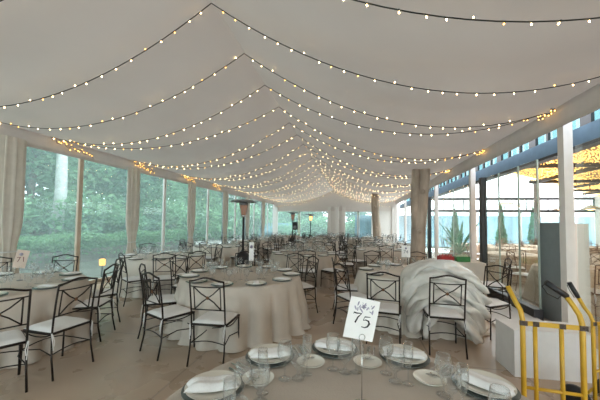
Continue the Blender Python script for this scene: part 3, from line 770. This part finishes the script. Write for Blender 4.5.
# ------------------------------------------------------------------ tree trunks through the roof
def trunk(pts,r,label,seed,n=22,forks=()):
    rr=random.Random(seed); ph=[rr.uniform(0,6) for _ in range(6)]
    P=[Vector(p) for p in pts]; Q=[];rs=[]
    for i in range(len(P)-1):
        for k in range(10):
            t=k/10; Q.append(P[i].lerp(P[i+1],t)); rs.append(r[i]+(r[i+1]-r[i])*t)
    Q.append(P[-1]); rs.append(r[-1]); vs=[]
    for i,p in enumerate(Q):
        for j in range(n):
            q=2*PI*j/n; w=1+.07*sin(2*q+ph[0]+i*.08)+.05*sin(5*q+ph[1]+i*.05)+.03*sin(i*.5+ph[2]+3*q)
            vs.append((p.x+rs[i]*w*cos(q),p.y+rs[i]*w*sin(q),p.z))
    k=len(Q)
    fs=[(i*n+j,i*n+(j+1)%n,(i+1)*n+(j+1)%n,(i+1)*n+j) for i in range(k-1) for j in range(n)]+[tuple((k-1)*n+j for j in range(n))]
    o=MB().add(vs,fs,True).build('tree_trunk',BARK); tag(o,label,'tree trunk','bare tree trunks growing through the roof')
    for c in forks:
        f=MB(); f.tube(c[0],c[1],14); f.build('stem',BARK,o)
    for i in range(2):
        q=Q[int(k*(.35+.3*i))]; kn=MB(); kn.lathe([(0,.03),(.05,.02),(.07,0),(0,0)],(q.x-.02,q.y-rs[0]*.93,q.z),10,Matrix.Rotation(PI/2,3,'X')); kn.build('knot',BARK,o)
trunk([(1.90,9.35,0),(1.92,9.35,1.0),(1.97,9.35,2.0),(2.08,9.35,3.0),(2.15,9.35,3.95)],[.24,.20,.20,.18,.17],'thick bare tree trunk with two stems rising through the tent roof',1,forks=[([(1.82,9.3,1.5),(1.80,9.28,2.2),(1.83,9.25,3.0),(1.86,9.25,3.9)],[.10,.12,.12,.11])])
trunk([(1.28,17.0,0),(1.26,17,1.0),(1.18,17,2.0),(1.13,17,3.0),(1.2,17,3.8)],[.26,.23,.20,.21,.2],'slimmer bare tree trunk farther back near the end of the tent',2)

# ------------------------------------------------------------------ fairy light strings
bm=MB(); bm.lathe([(0,-.010),(.0042,-.009),(.0056,-.004),(.0048,.003),(.0034,.006),(0,.007)],(0,0,0),8); bm.mi=1; bm.lathe([(0,.008),(.006,.009),(.006,.024),(0,.025)],(0,0,0),6)
BM=bm.mesh('bulb',[BULB,SOCK]); BMD=bm.mesh('bulb',[BULBD,SOCK])
OR=['first','second','third','fourth','fifth','sixth','seventh','eighth','ninth','tenth','eleventh','twelfth','thirteenth','fourteenth','fifteenth','sixteenth','seventeenth','eighteenth','nineteenth','twentieth','twenty-first','twenty-second']
def string(p0,p1,sag,label,group,sp=.2,rr=None,amber_end=True):
    p0=Vector(p0);p1=Vector(p1); n=22; P=[]
    for i in range(n+1):
        t=i/n; p=p0.lerp(p1,t); p.z-=4*sag*t*(1-t); P.append(p)
    P=[p-p0 for p in P]
    t_=empty('fairy_light_string',p0,0,label,'string lights',group)
    MB().tube(P,.0058,5).build('cable',SOCK,t_)
    L=[0]
    for a,b in zip(P,P[1:]): L.append(L[-1]+(b-a).length)
    d=.1+rr.uniform(0,.1)
    while d<L[-1]:
        i=max(k for k in range(n) if L[k]<=d); u=(d-L[i])/(L[i+1]-L[i]); q=P[i].lerp(P[i+1],u)
        dim=rr.random()<(.22 if d<L[-1]*.85 else .6)
        o=inst(BMD if dim else BM,'bulb',t_,(q.x,q.y,q.z-.018),0); 
        o.rotation_euler=(rr.uniform(-.6,.6),rr.uniform(-.6,.6),0)
        if rr.random()<.15: o.rotation_euler=(PI+rr.uniform(-.5,.5),0,0); o.location.z=q.z+.018
        d+=sp*rr.uniform(.75,1.3)
rr=random.Random(11)
LA=[2.6,4.98,7.32,9.75,12.1,14.4,16.7,19.0,21.3]; RA=[2.9,5.19,7.58,10.1,12.5,14.9,17.3,19.6,21.8]
for i in range(19):
    yr=2.02+1.03*i
    la=LA[0] if i<3 else LA[min(8,(i-3)//2+1)]
    ra=RA[0] if i<2 else RA[min(8,(i)//2)]
    if i==0: la=.4; ra=.9
    if i==0: la=1.6; ra=2.6
    if i==1: la=3.1; ra=3.9
    if i==2: la=3.95
    string((XC,yr,ZR-.03),(XL+.10,la,ZE-.02),.55,'fairy light string, %s from the camera on the garden-side roof slope'%OR[i],'fairy lights on the garden-side slope',.2,rr)
    string((XC,yr+.01,ZR-.03),(XR-.12,ra,ZE-.02),.60,'fairy light string, %s from the camera on the terrace-side roof slope'%OR[i],'fairy lights on the terrace-side slope',.2,rr)
# lights draped along the end gable
for s,xe,nm in ((-1,XL+.3,'left'),(1,XR-.4,'right')):
    string((XC,YE-.12,ZR-.12),(xe,YE-.12,2.98),.30 if s<0 else .26,'fairy light string along the %s half of the end gable'%nm,'fairy lights on the end gable',.17,rr)
# bunched surplus lights on the garden valance
for k,(y,w) in enumerate(((5.1,1.0),(7.4,.95),(9.9,.9),(12.2,.9))):
    t_=empty('fairy_light_bunch',(XL+.10,y,ZE-.05),0,'bunched amber fairy lights pinned to the garden valance, %s from the camera'%OR[k],'string lights','bunched lights on the valance')
    P=[Vector((.015+.02*sin(i*2.1),-.1+w*i/16*1.0,-.02-.14*(i/16)+.05*sin(i*1.9))) for i in range(17)]
    MB().tube(P,.006,4).build('cable',SOCK,t_)
    for i in range(15):
        q=P[i+1 if i<15 else 15]; inst(BMD,'bulb',t_,(q.x+.02,q.y+rr.uniform(-.03,.03),q.z+rr.uniform(-.05,.05)),0,1.25)
for k,y in enumerate((5.19,7.58,10.1)):
    t_=empty('fairy_light_bunch',(XR-.14,y-.3,ZE-.04),0,'bunched amber fairy lights under the terrace-side valance, %s from the camera'%OR[k],'string lights','bunched lights on the valance')
    P=[Vector((-.02*sin(i*2),.05*i,-.02+.02*sin(i*1.7))) for i in range(9)]
    MB().tube(P,.006,4).build('cable',SOCK,t_)
    for i in range(8): inst(BMD,'bulb',t_,(P[i].x,P[i].y,P[i].z-.02),0,1.2)

# ------------------------------------------------------------------ terrace pavilion beyond the glass
cz=3.10
poly=[(3.75,-4),(11.4,-4),(11.4,16),(4.3,9.1),(3.75,8.4)]
m=MB(); m.add([(a,b,cz+.05) for a,b in poly]+[(a,b,cz+.07) for a,b in poly],[(0,1,2,3,4),(9,8,7,6,5)]+[(i,(i+1)%5,(i+1)%5+5,i+5) for i in range(5)])
o=m.build('canopy_fabric',CANV); tag(o,'cream canvas canopy over the terrace pavilion','canopy')
def inpoly(x,y):
    ins=False; n=len(poly)
    for i in range(n):
        x1,y1=poly[i];x2,y2=poly[(i+1)%n]
        if (y1>y)!=(y2>y) and x<(x2-x1)*(y-y1)/(y2-y1)+x1: ins=not ins
    return ins
m=MB(); rc=random.Random(5); cnt=0
for _ in range(42000):
    x=rc.uniform(3.8,11.3); y=rc.uniform(0,16)
    if not inpoly(x,y): continue
    dens=1 if y<4 or x<5.8 or y-9.1>(x-4.3)*.985-1.6 else .42
    if rc.random()>dens: continue
    z=cz-.01-rc.random()*.07; r=.012
    m.add([(x+r,y,z),(x-r,y,z),(x,y+r,z),(x,y-r,z),(x,y,z+r),(x,y,z-r)],[(0,2,4),(2,1,4),(1,3,4),(3,0,4),(2,0,5),(1,2,5),(3,1,5),(0,3,5)])
    cnt+=1
tag(m.build('canopy_fairy_lights',CANB),'dense net of golden fairy lights under the terrace canopy','string lights',None,'stuff')
bi=1
for x in (5.6,7.6,9.6):
    yend=9.1+(x-4.3)*.97
    struct(MB().box((x,(yend-4)/2,cz-.10),(.06,yend+4,.10)).build('trim_canopy_beam_%d'%bi,DARKF)); bi+=1
for y in (1.5,4.5,7.5,10.2,12.8):
    x0=3.9 if y<9 else 4.3+(y-9.1)*1.02
    struct(MB().box(((x0+11.3)/2,y,cz-.10),(11.3-x0,.06,.10)).build('trim_canopy_beam_%d'%bi,DARKF)); bi+=1
for x,z in ((0,2.95),(0,2.34)):
    struct(MB().box((7.3,16.0,z),(7.8,.14,.13)).build('trim_pavilion_rail_%d'%(1 if z>2.5 else 2),DARKF))
for i in range(9):
    struct(MB().box((3.6+i*.95,16.0,2.64),(.035,.05,.56)).build('trim_rail_upright_%d'%(i+1),DARKF))
for i,x in enumerate((6.1,8.1,10.1)):
    struct(MB().box((x,16.0,1.2),(.07,.07,2.4)).build('trim_pavilion_post_%d'%(i+1),WHITE))
struct(MB().box((7.3,16.02,1.2),(7.8,.01,2.2)).build('window_pavilion',PANE2))
struct(MB().box((11.3,6,1.55),(.15,20,3.1)).build('wall_terrace_side',WALLC))
struct(MB().box((8.6,15.6,1.9),(.18,.18,3.8)).build('trim_terrace_column',BARKD))
struct(MB().box((12,23,1.15),(24,.3,2.3)).build('wall_beyond_terrace',PBLUE))
def pendant(x,y,z,l):
    t=empty('pendant_lamp',(x,y,0),0,l,'pendant lamp','pendant lamps in the terrace pavilion')
    MB().tube([(0,0,z+.15),(0,0,3.1)],.008,5).build('cord',BLACK,t)
    MB().lathe([(.03,z+.16),(.12,z+.12),(.26,z+.03),(.27,z),(.25,z+.02),(.11,z+.10),(.03,z+.14)],(0,0,0),24).build('lamp_shade',WALLC,t)
    MB().lathe([(0,z-.03),(.06,z-.02),(.16,z+.02),(.10,z+.08),(0,z+.1)],(0,0,0),16).build('bulb',PEND,t)
for x,y,z,l in ((6.05,13,2.48,'glowing pendant lamp at the left of the pavilion'),(6.75,13.6,2.42,'second glowing pendant lamp from the left in the pavilion'),(7.3,11.8,2.2,'glowing pendant lamp left of the near white post'),(8.3,12.0,2.22,'glowing pendant lamp right of the near white post')):
    pendant(x,y,z,l)
pav=[(5.3,14.4),(7.2,14.6),(9.6,14.6),(4.7,9.8),(6.3,7.6),(5.9,12.4),(7.9,10.0),(8.3,13.6),(9.6,8.2),(9.9,11.6),(6.6,5.3),(4.6,6.9),(8.8,5.6)]
PN=['the rear left terrace table','the rear middle terrace table','the rear right terrace table','the terrace table behind the door frame','the terrace table in the middle pane','the terrace table under the left pendant','the terrace table under the right pendants','the farthest terrace table','the terrace table behind the near post','the terrace table by the cream wall','the terrace table right behind the grey cabinet','the terrace table nearest the doors','the terrace table at the right edge']
for i,(x,y) in enumerate(pav):
    ds=PN[i]
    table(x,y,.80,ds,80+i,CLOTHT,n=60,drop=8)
    rr2=random.Random(i)
    for k in range(6):
        a=2*PI*k/6+.4*i; X=x+1.02*cos(a);Y=y+1.02*sin(a)
        if X<3.7 or X>10.9 : continue
        if (X-3.44)**2+(Y-5.57)**2<.4: continue
        sdn=['right','far right','far left','left','near left','near right'][int(round((a%(2*PI))/(PI/3)))%6]
        o=chair(X,Y,-cos(a),-sin(a),'brown metal chair, %s side of %s'%(sdn,ds),'terrace chairs around '+ds)
        for ch in o.children:
            if ch.type=='MESH' and ch.data.materials and ch.data.materials[0]==IRON:
                key='b_'+ch.data.name
                if key not in M_:
                    d2=ch.data.copy(); d2.materials[0]=TERRACH; M_[key]=d2
                ch.data=M_[key]

# ------------------------------------------------------------------ planting
def leaves(n,rx,ry,rz,cz_,size,seed,lump=5,shell=.45,box=False):
    r=random.Random(seed); vs=[];fs=[]
    bl=[(r.uniform(-.6,.6)*rx,r.uniform(-.6,.6)*ry,r.uniform(-.6,.6)*rz,r.uniform(.35,.6)) for _ in range(lump*3)]
    for i in range(n):
        if box: p=Vector((r.uniform(-rx,rx),r.uniform(-ry,ry),r.uniform(-rz,rz))); 
        else:
            b=bl[r.randrange(len(bl))]; d=Vector((r.gauss(0,1),r.gauss(0,1),r.gauss(0,1))).normalized()*(shell+(1-shell)*r.random())
            p=Vector((b[0]+d.x*b[3]*rx,b[1]+d.y*b[3]*ry,b[2]+d.z*b[3]*rz))
        s=size*r.uniform(.6,1.3); a=Vector((r.gauss(0,1),r.gauss(0,1),r.gauss(0,.6))).normalized(); c=a.cross(Vector((r.gauss(0,1),r.gauss(0,1),r.gauss(0,1)))).normalized()
        o=len(vs); q=p+Vector((0,0,cz_))
        vs+=[q-a*s,q+c*s*.45,q+a*s,q-c*s*.45]; fs.append((o,o+1,o+2,o+3))
    return vs,fs
def lmesh(name,mt,**k):
    vs,fs=leaves(**k); return MB().add(vs,fs,False).mesh(name,mt)
CR=[lmesh('crown',LEAF1,n=7000,rx=2.4,ry=2.4,rz=2.6,cz_=4.0,size=.17,seed=1),
    lmesh('crown',LEAF2,n=6000,rx=2.0,ry=2.2,rz=2.6,cz_=4.0,size=.15,seed=2,lump=6),
    lmesh('crown',LEAF3,n=7000,rx=2.6,ry=2.4,rz=2.4,cz_=3.6,size=.18,seed=3)]
SH=[lmesh('shrub',LEAF1,n=2600,rx=1.3,ry=1.5,rz=.9,cz_=.7,size=.10,seed=4),lmesh('shrub',LEAF2,n=2600,rx=1.3,ry=1.5,rz=.9,cz_=.7,size=.10,seed=5)]
TR=[]
for k in range(3):
    m=MB(); r=random.Random(k); m.tube([(0,0,-.4),(.05,.02,1.2),(-.05+.2*k,.1,2.6),(.1,.0,4.6)],[.16,.13,.11,.05],8)
    for j in range(5):
        a=r.uniform(0,6.3); m.tube([(0,0,1.6+.5*j),(1.0*cos(a),1.0*sin(a),2.5+.5*j)],[.05,.02],5)
    TR.append(m.mesh('trunk',[BARKD,BARKW,BARKD][k]))
tn=[0]
def tree(x,y,k,s,rz,z,where,bare=False):
    kinds=['mid-green broadleaf tree','pale green open tree','dark dense tree']
    t=empty('garden_tree',(x,y,z),rz,'%s %s'%(kinds[k],where),'tree','trees outside the tent'); t.scale=(s,s,s)
    inst(TR[k],'trunk',t); inst(CR[k],'foliage',t)
def gz(x): return (.5+min(2.2,max(0,-9.6-x)*.16)) if x<-9.6 else -.05
for i,(x,y,k,s,w) in enumerate([(-13.5,2.5,0,1.05,'opposite the nearest curtain'),(-12.6,5.6,1,1.0,'with a white stem, left of the first mullion'),(-14.2,7.6,2,1.1,'behind the white-stemmed tree'),(-12.8,9.2,0,1.0,'between the first mullion and the second curtain'),(-14.0,11.8,1,1.1,'opposite the second curtain'),(-12.9,14.0,2,1.0,'right of the second curtain'),
    (-17.5,4.5,2,1.5,'in the back row at the far left'),(-18,9.5,0,1.5,'in the back row behind the hedge'),(-18,14.8,2,1.5,'in the back row past the hedge end'),(-16,19.5,0,1.25,'standing past the hedge end'),(-15,24.5,1,1.2,'at the left edge of the gravel court'),(-17,30,2,1.5,'at the back left of the gravel court'),(-11.5,33,0,1.4,'closing the gravel court'),(-24,22,0,1.8,'far left beyond the court'),(-7,36,1,1.3,'behind the end windows on the left'),(-2.5,38,2,1.4,'behind the middle end windows'),(2.5,37,0,1.3,'behind the right end window'),(-22,1,0,1.8,'high on the bank at the extreme left'),
    (-12.9,-.8,1,1.1,'at the extreme left outside')]):
    tree(x,y,k,s,i*1.3,gz(x) if y<16 else -.05,w)
for i in range(9):
    x=-11.6-.7*(i%2); y=2.2+1.7*i
    t=inst(SH[i%2],'garden_shrub',None,(x,y,gz(x)-.1),i*.9,1.0+.2*(i%3)); tag(t,'leafy shrub %s on the bank behind the clipped hedge'%OR[i],'shrub','shrubs behind the hedge')
for i in range(11):
    t=inst(SH[i%2],'garden_shrub',None,(-17.5+1.15*i,19.5+1.9*i,-.2),i*1.1,(2.1,2.1,2.4)); tag(t,'tall leafy shrub %s in the screen beyond the gravel court'%OR[i],'shrub','shrubs beyond the gravel court')
vs,fs=leaves(34000,.85,7.0,.38,0,.075,8,box=True)
hd=MB().add([(v[0],v[1],v[2]+.06*sin(v[1]*2.2+v[0])) for v in vs],fs,False).build('hedge',HEDGE,None,(-10.2,8.2,.72)); tag(hd,'long low clipped hedge above the stone bank outside','hedge')
# white-stemmed bare tree outside first bay
m=MB(); m.tube([(0,0,0),(.05,.1,2.0),(-.1,.2,4.0),(.1,.3,6.5)],[.22,.2,.17,.13],10)
tag(m.build('pale_tree_stem',BARKW,None,(-11.3,9.0,.7)),'tall pale tree stem seen through the first garden window','tree')
for x,h,w in ((8.8,2.9,'middle'),(10.5,2.7,'right'),(6.2,2.6,'left')):
    vs,fs=leaves(2500,.30,.30,h/2,0,.09,int(x*10),lump=9)
    vs=[Vector((v[0]*(1.25-max(0,(v[2]+h/2)/h)),v[1]*(1.25-max(0,(v[2]+h/2)/h)),v[2]+h/2+.15)) for v in vs]
    t=empty('cypress',(x,19.5,0),0,'dark conical cypress beyond the pavilion, the %s one'%w,'tree','cypresses beyond the pavilion')
    MB().add(vs,fs,False).build('foliage',LEAF3,t); MB().tube([(0,0,-.05),(0,0,.6)],.06,8).build('trunk',BARKD,t)
t=empty('potted_plant',(4.05,12.3,0),0,'potted palm-like plant beyond the glass beside the side table','plant')
MB().lathe([(0,0),(.2,0),(.26,.42),(.24,.42),(.2,.38),(0,.38)],(0,0,0),20).build('pot',BARKD,t)
m=MB()
for i in range(26):
    a=i*2.4; L_=.8+.3*(i%3); h=.9+.05*i
    m.grid(lambda u,v:((L_*u)*cos(a)-(v-.5)*.09*sin(PI*min(1,u*.95+.05))*sin(a),(L_*u)*sin(a)+(v-.5)*.09*sin(PI*min(1,u*.95+.05))*cos(a),.4+h*1.1*u-.9*u*u),8,2)
m.build('leaves',LEAF3,t)
# garden lamp
t=empty('garden_lamp',(-7.25,7.15,-.04),0,'low garden lamp with warm glowing head outside the first window bay','lamp')
MB().tube([(0,0,0),(0,0,.34)],.03,8).build('post',BLACK,t)
MB().lathe([(0,.34),(.07,.34),(.08,.40),(.08,.52),(.0,.56)],(0,0,0),16).build('lamp_head',GLOW,t)
MB().lathe([(.10,.55),(.02,.62),(0,.62)],(0,0,0),16).build('lamp_cap',BLACK,t)
# rear fence behind the end windows
for i in range(7):
    t=inst(SH[i%2],'garden_shrub',None,(-6.5+1.6*i,26.4+.4*(i%2),-.1),i*1.1,1.0+.25*(i%3)); tag(t,'leafy shrub %s from the left before the blue-green fence'%OR[i],'shrub','shrubs behind the end windows')
m=MB(); m.box((-2,29,.8),(16,.08,1.6))
tag(m.build('garden_fence',TEALF),'blue-green fence beyond the end windows','fence')

# ------------------------------------------------------------------ world, view
w=bpy.data.worlds.new('world'); S.world=w; w.use_nodes=True; nt=w.node_tree; nt.nodes.clear()
out=nt.nodes.new('ShaderNodeOutputWorld'); bg=nt.nodes.new('ShaderNodeBackground')
tc=nt.nodes.new('ShaderNodeTexCoord'); sx=nt.nodes.new('ShaderNodeSeparateXYZ'); nt.links.new(tc.outputs['Generated'],sx.inputs[0])
rp=nt.nodes.new('ShaderNodeValToRGB'); e=rp.color_ramp.elements
e[0].position=0; e[0].color=(.95,.97,1.0,1); e[1].position=.8; e[1].color=(.90,.94,1.0,1)
nt.links.new(sx.outputs['Z'],rp.inputs[0]); nt.links.new(rp.outputs[0],bg.inputs[0]); bg.inputs[1].default_value=5.4
nt.links.new(bg.outputs[0],out.inputs[0])
S.view_settings.view_transform='Standard'; S.view_settings.look='None'; S.view_settings.gamma=1; S.view_settings.use_curve_mapping=False
S.view_settings.exposure=.22
cy_=S.cycles
cy_.use_denoising=True; cy_.max_bounces=8; cy_.diffuse_bounces=4; cy_.glossy_bounces=3; cy_.transparent_max_bounces=32; cy_.transmission_bounces=4
cy_.sample_clamp_indirect=4; cy_.caustics_reflective=False; cy_.caustics_refractive=False
